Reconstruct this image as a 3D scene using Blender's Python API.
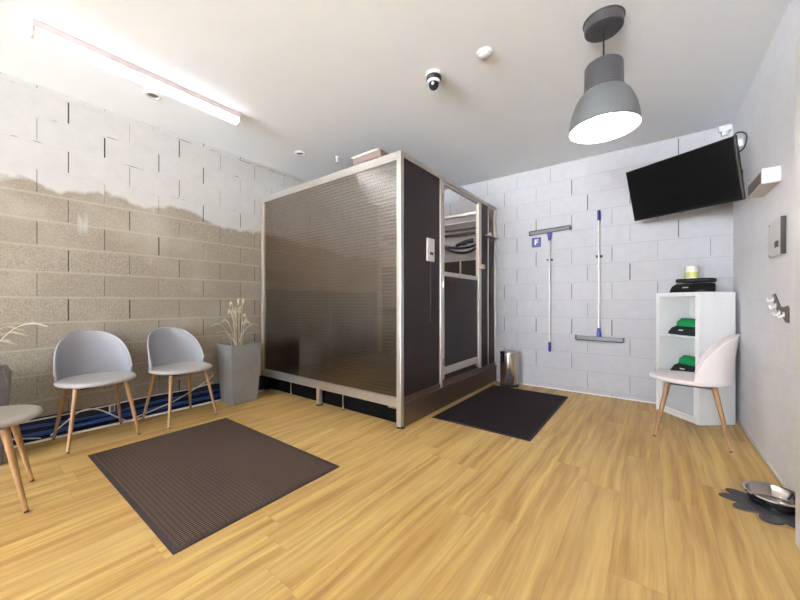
import bpy, bmesh, math, random
from mathutils import Vector, Matrix
for o in list(bpy.data.objects): bpy.data.objects.remove(o)
S = bpy.context.scene
COL = S.collection
PI = math.pi
rnd = random.Random(7)

# ------------------------------------------------------------------ camera, world, lights, exposure
CAM_H = 1.03
cam = bpy.data.objects.new('camera', bpy.data.cameras.new('camera'))
COL.objects.link(cam)
cam.data.sensor_width = 36.0
cam.data.lens = 334.0 / 800 * 36.0
cam.data.shift_y = 0.0025
cam.data.clip_start = 0.02
cam.location = (0, 0, CAM_H)
cam.rotation_euler = (PI / 2, 0, math.atan(251 / 334))
S.camera = cam

world = bpy.data.worlds.new('world'); S.world = world
world.use_nodes = True
bg = world.node_tree.nodes['Background']
# daylight for the added shop window: pale sky, street glow brightened to lift the ceiling
wt = world.node_tree
w_geo = wt.nodes.new('ShaderNodeTexCoord'); w_sep = wt.nodes.new('ShaderNodeSeparateXYZ')
w_map = wt.nodes.new('ShaderNodeMapRange'); w_mix = wt.nodes.new('ShaderNodeMix'); w_mix.data_type = 'RGBA'
w_map.inputs[1].default_value = -0.03; w_map.inputs[2].default_value = 0.03
wt.links.new(w_geo.outputs['Generated'], w_sep.inputs[0]); wt.links.new(w_sep.outputs['Z'], w_map.inputs[0])
wt.links.new(w_map.outputs[0], w_mix.inputs['Factor'])
w_mix.inputs[6].default_value = (0.84 * 20, 0.92 * 20, 1.0 * 20, 1)
w_mix.inputs[7].default_value = (0.72 * 7, 0.84 * 7, 1.0 * 7, 1)
wt.links.new(w_mix.outputs[2], bg.inputs[0])
bg.inputs[1].default_value = 1.0

TUBE_POWER = 2.6       # emission of the ceiling tubes
BULB_POWER = 32.0      # emission of the pendant bulb
S.view_settings.view_transform = 'Standard'
S.view_settings.look = 'None'
S.view_settings.gamma = 1.0
S.view_settings.use_curve_mapping = False
S.view_settings.exposure = 1.9
S.cycles.use_denoising = True
S.cycles.max_bounces = 10
S.cycles.diffuse_bounces = 5
S.cycles.transparent_max_bounces = 16
S.cycles.sample_clamp_indirect = 6.0
S.cycles.caustics_reflective = False
S.cycles.caustics_refractive = False

# room
XL, XR, YB, YF, ZC = -3.68, 0.60, 4.265, -7.0, 2.655

# ------------------------------------------------------------------ node helpers
def lin(c):
    return tuple((v / 12.92 if v <= 0.04045 else ((v + 0.055) / 1.055) ** 2.4) for v in c)
def rgb(r, g, b): return (*lin((r / 255, g / 255, b / 255)), 1)

class NT:
    def __init__(s, name):
        s.m = bpy.data.materials.new(name); s.m.use_nodes = True
        s.t = s.m.node_tree; s.t.nodes.clear()
        s.out = s.n('ShaderNodeOutputMaterial')
    def n(s, kind, **kw):
        x = s.t.nodes.new(kind)
        for k, v in kw.items(): setattr(x, k, v)
        return x
    def link(s, a, b): s.t.links.new(a, b)
    def setin(s, node, key, v):
        i = node.inputs[key]
        if hasattr(v, 'is_linked') or isinstance(v, bpy.types.NodeSocket): s.link(v, i)
        else: i.default_value = v
    def math(s, op, a, b=None, c=None):
        x = s.n('ShaderNodeMath', operation=op)
        s.setin(x, 0, a)
        if b is not None: s.setin(x, 1, b)
        if c is not None: s.setin(x, 2, c)
        return x.outputs[0]
    def mix(s, fac, a, b, blend='MIX'):
        x = s.n('ShaderNodeMix', data_type='RGBA', blend_type=blend)
        s.setin(x, 'Factor', fac)
        s.setin(x, 6, a); s.setin(x, 7, b)
        return x.outputs[2]
    def coord(s, which='Object'): return s.n('ShaderNodeTexCoord').outputs[which]
    def sep(s, v):
        x = s.n('ShaderNodeSeparateXYZ'); s.link(v, x.inputs[0]); return x.outputs
    def comb(s, a, b, c):
        x = s.n('ShaderNodeCombineXYZ')
        for i, v in enumerate((a, b, c)): s.setin(x, i, v)
        return x.outputs[0]
    def noise(s, v, scale, detail=3, rough=0.55, color=False):
        x = s.n('ShaderNodeTexNoise'); s.link(v, x.inputs['Vector'])
        x.inputs['Scale'].default_value = scale; x.inputs['Detail'].default_value = detail
        x.inputs['Roughness'].default_value = rough
        return x.outputs['Color' if color else 'Fac']
    def wnoise(s, v):
        x = s.n('ShaderNodeTexWhiteNoise'); s.link(v, x.inputs['Vector']); return x.outputs['Value']
    def ramp(s, fac, a, b):
        x = s.n('ShaderNodeMapRange', clamp=True); s.setin(x, 0, fac)
        x.inputs[1].default_value = a; x.inputs[2].default_value = b
        return x.outputs[0]
    def bump(s, h, strength, dist, normal=None):
        x = s.n('ShaderNodeBump'); x.inputs['Strength'].default_value = strength
        x.inputs['Distance'].default_value = dist; s.link(h, x.inputs['Height'])
        if normal is not None: s.link(normal, x.inputs['Normal'])
        return x.outputs[0]
    def bsdf(s, color, rough=0.5, metal=0.0, normal=None, spec=0.5, **kw):
        x = s.n('ShaderNodeBsdfPrincipled')
        s.setin(x, 'Base Color', color); s.setin(x, 'Roughness', rough); s.setin(x, 'Metallic', metal)
        s.setin(x, 'Specular IOR Level', spec)
        if normal is not None: s.link(normal, x.inputs['Normal'])
        for k, v in kw.items(): s.setin(x, k.replace('_', ' '), v)
        return x.outputs[0]
    def done(s, shader):
        s.link(shader, s.out.inputs[0]); return s.m

def plain(name, c, rough=0.5, metal=0.0, noise=0.06, nscale=30, bump=0.0, bscale=200, spec=0.5, **kw):
    k = NT(name); v = k.coord()
    f = k.noise(v, nscale)
    dark = tuple(x * (1 - noise * 2) for x in c[:3]) + (1,)
    col = k.mix(f, c, dark)
    nm = k.bump(k.noise(v, bscale, 2), bump, 0.002) if bump else None
    return k.done(k.bsdf(col, rough, metal, nm, spec, **kw))

def emit(name, c, strength):
    k = NT(name); x = k.n('ShaderNodeEmission')
    x.inputs[0].default_value = c; x.inputs[1].default_value = strength
    return k.done(x.outputs[0])

# ---- block walls (object coordinates are world coordinates there)
def block_wall(name, axis, z0, y0, H, W, kind, odd_shift=0.436):
    k = NT(name); v = k.coord(); x, y, z = k.sep(v)
    along = y if axis == 'Y' else x
    w = k.noise(v, 3.0, 2)
    wob = k.math('MULTIPLY', k.math('SUBTRACT', w, 0.5), 0.012)
    zz = k.math('ADD', z, wob)
    r = k.math('DIVIDE', k.math('SUBTRACT', zz, z0), H)
    row = k.math('FLOOR', r); fz = k.math('FRACT', r)
    odd = k.math('PINGPONG', row, 1.0)
    u = k.math('ADD', k.math('DIVIDE', k.math('SUBTRACT', along, y0), W), k.math('MULTIPLY', odd, odd_shift))
    bi = k.math('FLOOR', u); fu = k.math('FRACT', u)
    dv = k.math('MULTIPLY', k.math('MINIMUM', fu, k.math('SUBTRACT', 1.0, fu)), W)
    dh = k.math('MULTIPLY', k.math('MINIMUM', fz, k.math('SUBTRACT', 1.0, fz)), H)
    idv = k.comb(row, bi, 3.0)
    rb = k.wnoise(idv)                                 # one value per block
    # which vertical joint (index of nearest joint) stays open
    ji = k.math('ROUND', u)
    rj = k.wnoise(k.comb(row, ji, 8.0))
    n_big = k.noise(v, 1.6, 3); n_mid = k.noise(v, 14, 4); n_fine = k.noise(v, 120, 3, 0.7)
    width_v = k.math('ADD', 0.0008, k.math('MULTIPLY', k.math('POWER', rj, 2.0), 0.0042))
    vj = k.math('LESS_THAN', dv, width_v)
    endgap = k.math('GREATER_THAN', dh, 0.014)
    vj = k.math('MULTIPLY', vj, endgap)
    rh = k.noise(v, 4.5, 2)
    hj = k.math('MULTIPLY', k.math('LESS_THAN', dh, 0.0035), k.ramp(rh, 0.60, 0.66))
    if kind == 'left':
        white = k.mix(n_mid, rgb(192, 190, 187), rgb(174, 172, 169))
        white = k.mix(k.math('MULTIPLY', rb, 0.25), white, rgb(176, 173, 168))
        bare = k.mix(k.ramp(n_fine, 0.3, 0.75), rgb(120, 110, 97), rgb(172, 162, 146))
        bare = k.mix(k.math('MULTIPLY', rb, 0.55), bare, rgb(136, 126, 112))
        bare = k.mix(k.math('MULTIPLY', k.ramp(n_big, 0.5, 0.7), 0.35), bare, rgb(188, 181, 168))
        hm = k.math('LESS_THAN', dh, k.math('ADD', 0.004, k.math('MULTIPLY', n_mid, 0.008)))
        bare = k.mix(k.math('MULTIPLY', hm, 0.32), bare, rgb(186, 174, 152))
        # ragged lower edge of the white paint
        edge = k.math('ADD', z, k.math('MULTIPLY', k.math('SUBTRACT', k.noise(v, 2.6, 4), 0.5), 0.34))
        edge = k.math('ADD', edge, k.math('MULTIPLY', k.math('SUBTRACT', rb, 0.5), 0.10))
        edge = k.math('ADD', edge, k.math('MULTIPLY', y, 0.055))
        paint = k.ramp(edge, 1.925, 1.955)
        # splashes of white running down a few spots
        st = k.noise(k.comb(0.0, k.math('MULTIPLY', y, 7.0), k.math('MULTIPLY', z, 1.3)), 1.0, 3)
        splash = k.math('MULTIPLY', k.ramp(st, 0.63, 0.68), k.ramp(z, 1.25, 1.7))
        paint = k.math('MAXIMUM', paint, k.math('MULTIPLY', splash, 0.7))
        col = k.mix(paint, bare, white)
        hj2 = k.math('MULTIPLY', hj, paint)
        col = k.mix(hj2, col, rgb(112, 106, 98))
        col = k.mix(vj, col, rgb(58, 52, 47))
        hb = 0.5; fine = 0.5
    elif kind == 'back':
        col = k.mix(n_mid, rgb(188, 185, 187), rgb(172, 170, 173))
        col = k.mix(k.math('MULTIPLY', rb, 0.22), col, rgb(164, 161, 164))
        col = k.mix(k.math('MULTIPLY', k.math('LESS_THAN', dh, 0.004), 0.30), col, rgb(142, 139, 141))
        vjj = k.math('MULTIPLY', vj, k.math('GREATER_THAN', rj, 0.25))
        col = k.mix(vjj, col, rgb(92, 88, 90))
        hj2 = hj; hb = 0.35; fine = 0.3
    else:
        col = k.mix(n_mid, rgb(240, 240, 244), rgb(228, 227, 231))
        col = k.mix(k.math('MULTIPLY', k.ramp(n_big, 0.4, 0.7), 0.3), col, rgb(222, 220, 224))
        col = k.mix(k.math('MULTIPLY', k.math('LESS_THAN', dh, 0.003), 0.08), col, rgb(170, 165, 165))
        hj2 = k.math('MULTIPLY', hj, 0.2); vj = k.math('MULTIPLY', vj, 0.1); hb = 0.2; fine = 0.35
    groove = k.math('MINIMUM', k.ramp(dh, 0.0, 0.008), k.ramp(dv, 0.0, 0.006))
    ht = k.math('ADD', k.math('MULTIPLY', groove, hb), k.math('MULTIPLY', n_fine, fine))
    ht = k.math('ADD', ht, k.math('MULTIPLY', n_mid, 0.5))
    ht = k.math('SUBTRACT', ht, k.math('MULTIPLY', vj, 1.5))
    nm = k.bump(ht, 0.55, 0.004)
    return k.done(k.bsdf(col, 0.82, 0, nm, 0.3))

def floor_material():
    k = NT('oak_vinyl_planks'); v = k.coord(); x, y, z = k.sep(v)
    PW, PL = 0.178, 1.21
    u = k.math('DIVIDE', k.math('ADD', x, 9.03), PW); ru = k.math('FLOOR', u); fu = k.math('FRACT', u)
    off = k.wnoise(k.comb(ru, 2.0, 5.0))
    w = k.math('ADD', k.math('DIVIDE', y, PL), off); rw = k.math('FLOOR', w); fw = k.math('FRACT', w)
    rb = k.wnoise(k.comb(ru, rw, 1.0)); rb2 = k.wnoise(k.comb(ru, rw, 7.0))
    shift = k.math('MULTIPLY', rb, 31.0)
    warp = k.noise(k.comb(k.math('MULTIPLY', x, 2.2), k.math('ADD', k.math('MULTIPLY', y, 1.1), shift), shift), 1.6, 2)
    xx = k.math('ADD', x, k.math('MULTIPLY', warp, 0.055))
    g1 = k.noise(k.comb(k.math('MULTIPLY', xx, 26.0), k.math('MULTIPLY', y, 1.1), shift), 1.0, 5, 0.62)
    g2 = k.noise(k.comb(k.math('MULTIPLY', xx, 95.0), k.math('MULTIPLY', y, 3.5), shift), 1.0, 4, 0.6)
    g3 = k.noise(k.comb(k.math('MULTIPLY', xx, 7.0), k.math('MULTIPLY', y, 0.9), shift), 1.0, 3)
    col = k.mix(k.ramp(g1, 0.33, 0.67), rgb(160, 121, 64), rgb(212, 178, 110))
    col = k.mix(k.math('MULTIPLY', k.ramp(g3, 0.45, 0.75), 0.5), col, rgb(222, 193, 130))
    col = k.mix(k.math('MULTIPLY', k.ramp(g2, 0.55, 0.75), 0.38), col, rgb(142, 102, 52))
    col = k.mix(k.math('MULTIPLY', rb2, 0.26), col, rgb(172, 130, 74))
    du = k.math('MULTIPLY', k.math('MINIMUM', fu, k.math('SUBTRACT', 1.0, fu)), PW)
    dw = k.math('MULTIPLY', k.math('MINIMUM', fw, k.math('SUBTRACT', 1.0, fw)), PL)
    seam = k.math('LESS_THAN', k.math('MINIMUM', du, dw), 0.0011)
    col = k.mix(k.math('MULTIPLY', seam, 0.3), col, rgb(120, 82, 44))
    ht = k.math('ADD', k.math('MULTIPLY', g2, 0.4), k.math('MULTIPLY', k.ramp(k.math('MINIMUM', du, dw), 0.0, 0.003), 1.0))
    nm = k.bump(ht, 0.25, 0.0015)
    return k.done(k.bsdf(col, k.math('ADD', 0.36, k.math('MULTIPLY', g1, 0.15)), 0, nm, 0.4))

def ribbed_mat(name, c1, c2, px=0.0145, py=0.021):
    k = NT(name); v = k.coord(); x, y, z = k.sep(v)
    fx = k.math('FRACT', k.math('DIVIDE', x, px)); fy = k.math('FRACT', k.math('DIVIDE', y, py))
    n = k.noise(v, 240, 3)
    rib = k.math('SUBTRACT', 1.0, k.math('MULTIPLY', k.math('ABSOLUTE', k.math('SUBTRACT', fx, 0.5)), 2.0))
    cut = k.math('GREATER_THAN', fy, 0.22)
    h = k.math('MULTIPLY', k.ramp(rib, 0.15, 0.75), k.math('ADD', 0.5, k.math('MULTIPLY', cut, 0.5)))
    col = k.mix(h, c1, c2)
    col = k.mix(k.math('MULTIPLY', n, 0.5), col, c1)
    nm = k.bump(h, 0.7, 0.004)
    return k.done(k.bsdf(col, 0.9, 0, nm, 0.2))

def fabric(name, c, scale=420):
    k = NT(name); v = k.coord()
    n = k.noise(v, scale, 2); n2 = k.noise(v, 9, 3)
    col = k.mix(k.math('MULTIPLY', n, 0.35), c, tuple(q * 0.6 for q in c[:3]) + (1,))
    col = k.mix(k.math('MULTIPLY', n2, 0.18), col, tuple(q * 0.75 for q in c[:3]) + (1,))
    return k.done(k.bsdf(col, 0.85, 0, k.bump(n, 0.3, 0.0012), 0.25))

def wood(name, c1, c2):
    k = NT(name); v = k.coord(); x, y, z = k.sep(v)
    g = k.noise(k.comb(k.math('MULTIPLY', x, 60.0), k.math('MULTIPLY', y, 60.0), k.math('MULTIPLY', z, 5.0)), 1.0, 4)
    return k.done(k.bsdf(k.mix(k.ramp(g, 0.3, 0.7), c1, c2), 0.48, 0, k.bump(g, 0.15, 0.001)))

def smoked(name, flute, tint, alpha, rough, aniso, base=(0.035, 0.026, 0.021, 1), spec=0.8, ior=1.5, web=0.06):
    """Twin-wall smoked polycarbonate: tinted see-through plus a fluted glossy skin."""
    k = NT(name); v = k.coord(); x, y, z = k.sep(v)
    n = k.noise(v, 2.2, 3)
    fl = k.math('SINE', k.math('MULTIPLY', z, 2 * PI / 0.030))
    sharp = k.ramp(fl, 0.1, 0.95)
    nm = k.bump(sharp, flute, 0.004)
    tr = k.n('ShaderNodeBsdfTransparent'); tr.inputs[0].default_value = tint
    p = k.n('ShaderNodeBsdfPrincipled')
    p.inputs['Base Color'].default_value = base
    p.inputs['Roughness'].default_value = rough
    p.inputs['Specular IOR Level'].default_value = spec
    p.inputs['Anisotropic'].default_value = aniso
    k.link(k.comb(0.0, 0.0, 1.0), p.inputs['Tangent']); p.inputs['IOR'].default_value = ior
    k.link(nm, p.inputs['Normal'])
    m = k.n('ShaderNodeMixShader')
    k.link(k.math('ADD', k.math('ADD', alpha, k.math('MULTIPLY', sharp, web)), k.math('MULTIPLY', k.math('SUBTRACT', n, 0.5), 0.10)), m.inputs[0])
    k.link(tr.outputs[0], m.inputs[1]); k.link(p.outputs[0], m.inputs[2])
    return k.done(m.outputs[0])

def clear_plastic(name, c, alpha):
    k = NT(name); tr = k.n('ShaderNodeBsdfTransparent')
    m = k.n('ShaderNodeMixShader'); m.inputs[0].default_value = alpha
    k.link(tr.outputs[0], m.inputs[1]); k.link(k.bsdf(c, 0.25), m.inputs[2])
    return k.done(m.outputs[0])

M = {}
M['floor'] = floor_material()
M['wall_left'] = block_wall('painted_and_bare_block', 'Y', 0.092, 0.536, 0.1945, 0.388, 'left')
M['wall_back'] = block_wall('painted_block', 'X', -0.15, -0.7305, 0.2, 0.3925, 'back', 0.59)
M['wall_right'] = block_wall('smooth_painted_block', 'Y', 0.05, 0.1, 0.199, 0.389, 'right')
M['ceiling'] = plain('ceiling_paint', rgb(240, 244, 250), 0.9, 0, 0.02, 3, 0.15, 90, 0.2)
M['white'] = plain('white_paint', rgb(226, 224, 222), 0.45, 0, 0.02)
M['white_plastic'] = plain('white_plastic', rgb(212, 210, 209), 0.35, 0, 0.015)
M['grey_plastic'] = plain('grey_plastic', rgb(104, 102, 102), 0.4, 0, 0.03)
M['black'] = plain('black_plastic', rgb(22, 22, 25), 0.4, 0, 0.1)
M['black_soft'] = fabric('black_cloth', rgb(34, 33, 36))
M['green'] = fabric('green_cloth', rgb(18, 140, 78))
M['screen'] = plain('black_screen', rgb(9, 9, 11), 0.28, 0, 0.05, spec=0.35)
M['alu'] = plain('brushed_aluminium', rgb(206, 200, 192), 0.34, 0.85, 0.08, 14, 0.1, 300)
M['steel'] = plain('polished_steel', rgb(206, 202, 198), 0.14, 1.0, 0.04, 20)
M['step'] = plain('brown_anodised_sheet', rgb(118, 98, 86), 0.35, 0.7, 0.12, 12)
M['shade_black'] = plain('undercabin_shade_black', rgb(12, 11, 11), 0.9, 0, 0.1, spec=0.1)  # black for the painted shade under the cabin
M['dark'] = plain('dark_lining', rgb(30, 26, 25), 0.6, 0, 0.15)
M['splash'] = plain('brown_splash_sheet', rgb(44, 32, 27), 0.4, 0.1, 0.15, 6)
M['lampgrey'] = plain('grey_lamp_lacquer', rgb(100, 102, 103), 0.45, 0.1, 0.03)
M['lampdark'] = plain('dark_grey_lacquer', rgb(68, 66, 69), 0.42, 0.1, 0.03)
M['lampwhite'] = plain('white_reflector', rgb(245, 242, 236), 0.5, 0, 0.01)
M['fab_grey'] = fabric('grey_chair_fabric', rgb(158, 159, 166))
M['fab_seat'] = fabric('pale_grey_chair_fabric', rgb(180, 177, 176))
M['fab_stone'] = fabric('stone_chair_fabric', rgb(176, 170, 162))
M['fab_white'] = fabric('white_chair_fabric', rgb(226, 217, 215))
M['oak'] = wood('chair_leg_oak', rgb(170, 132, 90), rgb(138, 100, 62))
M['concrete'] = plain('concrete_pot', rgb(140, 137, 133), 0.6, 0, 0.16, 7, 0.25, 120)
M['concrete_dark'] = plain('grey_taupe_pot', rgb(92, 84, 82), 0.5, 0, 0.14, 7, 0.2, 120)
M['soil'] = plain('dark_soil', rgb(36, 30, 26), 0.95, 0, 0.3, 60, 0.8, 90)
M['straw'] = plain('dried_grass', rgb(196, 184, 156), 0.8, 0, 0.15, 80)
M['straw_pale'] = plain('pale_dried_grass', rgb(216, 210, 196), 0.8, 0, 0.1, 80)
M['stalk'] = plain('brown_dried_stalk', rgb(128, 108, 80), 0.8, 0, 0.15, 80)
M['matbrown'] = ribbed_mat('brown_ribbed_carpet', rgb(38, 29, 25), rgb(122, 101, 88))
M['matborder'] = plain('dark_rubber_border', rgb(58, 44, 40), 0.7, 0, 0.1)
M['matblack'] = fabric('black_carpet_pile', rgb(34, 22, 26), 300)
M['matblack_edge'] = plain('black_rubber_edge', rgb(34, 25, 27), 0.7, 0, 0.1)
M['pawmat'] = plain('charcoal_rubber', rgb(78, 78, 82), 0.75, 0, 0.15, 60, 0.3, 250)
M['blue'] = plain('blue_plastic', rgb(22, 34, 128), 0.4, 0, 0.05)
M['navy'] = plain('navy_waterproof_coating', rgb(18, 24, 46), 0.4, 0, 0.3, 9, 0.3, 30)
M['bluehose'] = plain('blue_hose', rgb(38, 74, 148), 0.3, 0, 0.1)
M['white_cable'] = plain('white_cable', rgb(214, 214, 214), 0.4, 0, 0.03)
M['rubber'] = plain('grey_black_rubber', rgb(54, 52, 52), 0.6, 0, 0.1)
M['signblue'] = plain('blue_sign_film', rgb(18, 28, 112), 0.35, 0, 0.03)
M['bracket_brown'] = plain('brown_metal', rgb(104, 86, 80), 0.45, 0.3, 0.08)
M['label_yellow'] = plain('yellow_green_label', rgb(206, 200, 120), 0.5, 0, 0.1)
M['cream'] = plain('cream_plastic', rgb(226, 220, 204), 0.45, 0, 0.02)
M['shaded_casing'] = plain('shaded_box_plastic', rgb(204, 194, 186), 0.5, 0, 0.03)  # greyer tone for the shaded faces of the white wall box
M['beige'] = plain('beige_plastic', rgb(190, 172, 142), 0.45, 0, 0.05)
M['frost'] = clear_plastic('frosted_plastic', rgb(226, 228, 232), 0.55)
M['pinkgrey'] = plain('lamp_housing', rgb(206, 190, 190), 0.45, 0, 0.02)
M['taupe_box'] = plain('taupe_casing', rgb(146, 124, 118), 0.6, 0, 0.05)
M['smoke_front'] = smoked('smoked_fluted_sheet', 0.16, (0.96, 0.82, 0.67, 1), 0.46, 0.13, 1.0, (0.016, 0.011, 0.008, 1), spec=1.0, ior=2.5, web=0.24)
M['smoke_side'] = smoked('dark_smoked_sheet', 0.12, (0.30, 0.22, 0.21, 1), 0.60, 0.30, 0.0, (0.042, 0.029, 0.030, 1), 0.4)
M['clear_sheet'] = smoked('pale_smoked_sheet', 0.05, (0.8, 0.74, 0.70, 1), 0.35, 0.25, 0.0, (0.12, 0.10, 0.09, 1), 0.5)
M['tube_light'] = emit('lit_tube_diffuser', (0.90, 0.94, 1.0, 1), TUBE_POWER)
M['fill_light'] = emit('added_fill_tube', (0.90, 0.94, 1.0, 1), 18.5)  # fill emission of the tubes added behind the camera
M['bulb_light'] = emit('lit_bulb', (1.0, 0.97, 0.95, 1), BULB_POWER)
M['added_cabin_light'] = emit('added_cabin_glow', (0.97, 0.97, 1.0, 1), 30.0)  # glow added to brighten the cabin inside
M['added_window_glass'] = clear_plastic('added_window_glass', (0.8, 0.85, 0.9, 1), 0.06)
M['glass_dark'] = plain('dark_lens', rgb(40, 44, 50), 0.12, 0, 0.02)

# ------------------------------------------------------------------ mesh helpers
def bx(bm, x0, x1, y0, y1, z0, z1, bev=0.0, seg=2, rot=None, piv=None):
    tmp = bmesh.new()
    bmesh.ops.create_cube(tmp, size=1)
    for v in tmp.verts:
        v.co = Vector(((x0 + x1) / 2 + v.co.x * (x1 - x0), (y0 + y1) / 2 + v.co.y * (y1 - y0), (z0 + z1) / 2 + v.co.z * (z1 - z0)))
    if bev > 0: bmesh.ops.bevel(tmp, geom=tmp.edges[:], offset=bev, segments=seg, affect='EDGES', profile=0.5)
    merge(bm, tmp)
def merge(bm, tmp, mat=None):
    if mat is not None: tmp.transform(mat)
    me = bpy.data.meshes.new('t'); tmp.to_mesh(me); tmp.free(); bm.from_mesh(me); bpy.data.meshes.remove(me)
def box(x0, x1, y0, y1, z0, z1, bev=0.0, seg=2):
    bm = bmesh.new(); bx(bm, x0, x1, y0, y1, z0, z1, bev, seg); return bm
def lathe(bm, prof, c=(0, 0, 0), n=40, axis='Z', close=False):
    tmp = bmesh.new(); rings = []
    for r, z in prof:
        if r < 1e-6: rings.append([tmp.verts.new((0, 0, z))])
        else: rings.append([tmp.verts.new((r * math.cos(2 * PI * i / n), r * math.sin(2 * PI * i / n), z)) for i in range(n)])
    for a, b in zip(rings[:-1], rings[1:]):
        for i in range(n):
            j = (i + 1) % n
            if len(a) == 1 and len(b) == 1: continue
            if len(a) == 1: tmp.faces.new((a[0], b[j], b[i]))
            elif len(b) == 1: tmp.faces.new((a[i], a[j], b[0]))
            else: tmp.faces.new((a[i], a[j], b[j], b[i]))
    m = Matrix.Translation(c)
    if axis == 'X': m = m @ Matrix.Rotation(PI / 2, 4, 'Y')
    if axis == '-X': m = m @ Matrix.Rotation(-PI / 2, 4, 'Y')
    if axis == '-Y': m = m @ Matrix.Rotation(PI / 2, 4, 'X')
    bmesh.ops.recalc_face_normals(tmp, faces=tmp.faces[:])
    merge(bm, tmp, m)
def smooth_path(pts, k=8):
    P = [Vector(p) for p in pts]
    if len(P) < 3: return P
    out = []
    Q = [P[0] * 2 - P[1]] + P + [P[-1] * 2 - P[-2]]
    for i in range(1, len(Q) - 2):
        a, b, c, d = Q[i - 1:i + 3]
        for s in range(k):
            t = s / k
            out.append(0.5 * ((2 * b) + (c - a) * t + (2 * a - 5 * b + 4 * c - d) * t * t + (3 * b - a - 3 * c + d) * t ** 3))
    out.append(P[-1]); return out
def tube(bm, pts, rad, n=10, k=8, smooth=True):
    P = smooth_path(pts, k) if smooth else [Vector(p) for p in pts]
    N = len(P); rings = []
    up = None
    for i, p in enumerate(P):
        t = (P[min(i + 1, N - 1)] - P[max(i - 1, 0)]).normalized()
        if up is None:
            up = Vector((0, 0, 1)) if abs(t.z) < 0.9 else Vector((1, 0, 0))
        a = t.cross(up).normalized(); b = a.cross(t).normalized(); up = b
        f = i / (N - 1)
        r = rad(f) if callable(rad) else rad
        rings.append([bm.verts.new(p + (a * math.cos(2 * PI * j / n) + b * math.sin(2 * PI * j / n)) * r) for j in range(n)])
    for A, B in zip(rings[:-1], rings[1:]):
        for j in range(n):
            bm.faces.new((A[j], A[(j + 1) % n], B[(j + 1) % n], B[j]))
    bm.faces.new(rings[0]); bm.faces.new(rings[-1][::-1])
def prism(bm, poly, depth, mat):
    """Extrude a closed 2D outline (x, y) by depth along z, then place it with a matrix."""
    tmp = bmesh.new()
    a = [tmp.verts.new((x, y, 0)) for x, y in poly]; b = [tmp.verts.new((x, y, depth)) for x, y in poly]
    n = len(poly)
    tmp.faces.new(a[::-1]); tmp.faces.new(b)
    for i in range(n): tmp.faces.new((a[i], a[(i + 1) % n], b[(i + 1) % n], b[i]))
    bmesh.ops.recalc_face_normals(tmp, faces=tmp.faces[:])
    merge(bm, tmp, mat)

def obj(name, bm, mat, parent=None, smooth=None, shift=None, label=None):
    """Link a bmesh as one object. With a parent whose mesh was written in world space pass shift=parent location."""
    if shift is not None: bmesh.ops.translate(bm, verts=bm.verts[:], vec=-Vector(shift))
    bmesh.ops.recalc_face_normals(bm, faces=bm.faces[:])
    me = bpy.data.meshes.new(name); bm.to_mesh(me); bm.free()
    me.materials.append(mat if not isinstance(mat, str) else M[mat])
    if smooth is not None:
        me.polygons.foreach_set('use_smooth', [True] * len(me.polygons))
        if smooth < 179: me.set_sharp_from_angle(angle=math.radians(smooth))
    o = bpy.data.objects.new(name, me); COL.objects.link(o)
    if parent: o.parent = parent
    if label: o['label'] = label
    return o
def thing(name, label, cat, loc=(0, 0, 0), rotz=0.0, group=None):
    o = bpy.data.objects.new(name, None); COL.objects.link(o)
    o.empty_display_size = 0.1
    o.location = loc; o.rotation_euler = (0, 0, rotz)
    o['label'] = label; o['category'] = cat
    if group: o['group'] = group
    return o
def tag(o, label, cat, group=None):
    o['label'] = label; o['category'] = cat
    if group: o['group'] = group
    return o
def based(bm, name, mat, label, cat, loc, smooth=None, group=None):
    """One-mesh thing written in world space, origin moved to loc."""
    o = obj(name, bm, mat, None, smooth, loc); o.location = loc
    return tag(o, label, cat, group)
def struct(name, bm, mat, parent=None, smooth=None):
    o = obj(name, bm, mat, parent, smooth)
    if not parent: o['kind'] = 'structure'
    return o
def copy_thing(root, loc, rotz, label, group=None):
    r = root.copy(); COL.objects.link(r); r.location = loc; r.rotation_euler = (0, 0, rotz); r['label'] = label
    if group: r['group'] = group
    for ch in list(root.children):
        c = ch.copy(); COL.objects.link(c); c.parent = r
        for g in ch.children:
            d = g.copy(); COL.objects.link(d); d.parent = c
    return r

# ------------------------------------------------------------------ room shell
struct('floor', box(-3.605, XR + 0.1, YF - 0.1, YB + 0.1, -0.06, 0), 'floor')
struct('trim_3', box(XL - 0.12, -3.605, YF - 0.1, YB + 0.1, -0.06, -0.004), 'dark')
struct('ceiling', box(XL - 0.12, XR + 0.12, YF - 0.12, YB + 0.12, ZC, ZC + 0.1), 'ceiling')
struct('wall_left', box(XL - 0.12, XL, YF - 0.12, YB + 0.12, -0.06, ZC), 'wall_left')
struct('wall_back', box(XL, XR + 0.12, YB, YB + 0.12, -0.06, ZC), 'wall_back')
struct('wall_right', box(XR, XR + 0.12, YF - 0.12, YB, -0.06, ZC), 'wall_right')
b = bmesh.new()                                   # wall behind the camera with an added wide shop window, unseen, for even light
bx(b, XL, -3.5, YF - 0.12, YF, -0.06, ZC); bx(b, 0.5, XR, YF - 0.12, YF, -0.06, ZC)
bx(b, -3.5, 0.5, YF - 0.12, YF, -0.06, 0.12); bx(b, -3.5, 0.5, YF - 0.12, YF, 2.5, ZC)
struct('wall_front', b, 'white')
b = bmesh.new()
for x in (-3.5, -1.53, 0.44): bx(b, x, x + 0.06, YF - 0.09, YF - 0.03, 0.12, 2.5)
bx(b, -3.5, 0.5, YF - 0.09, YF - 0.03, 0.12, 0.18); bx(b, -3.5, 0.5, YF - 0.09, YF - 0.03, 2.44, 2.5)
win = struct('added_window_1', b, 'white')  # unseen window, added to even out the light
obj('glass', box(-3.44, 0.44, YF - 0.064, YF - 0.058, 0.18, 2.44), 'added_window_glass', win)
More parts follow.
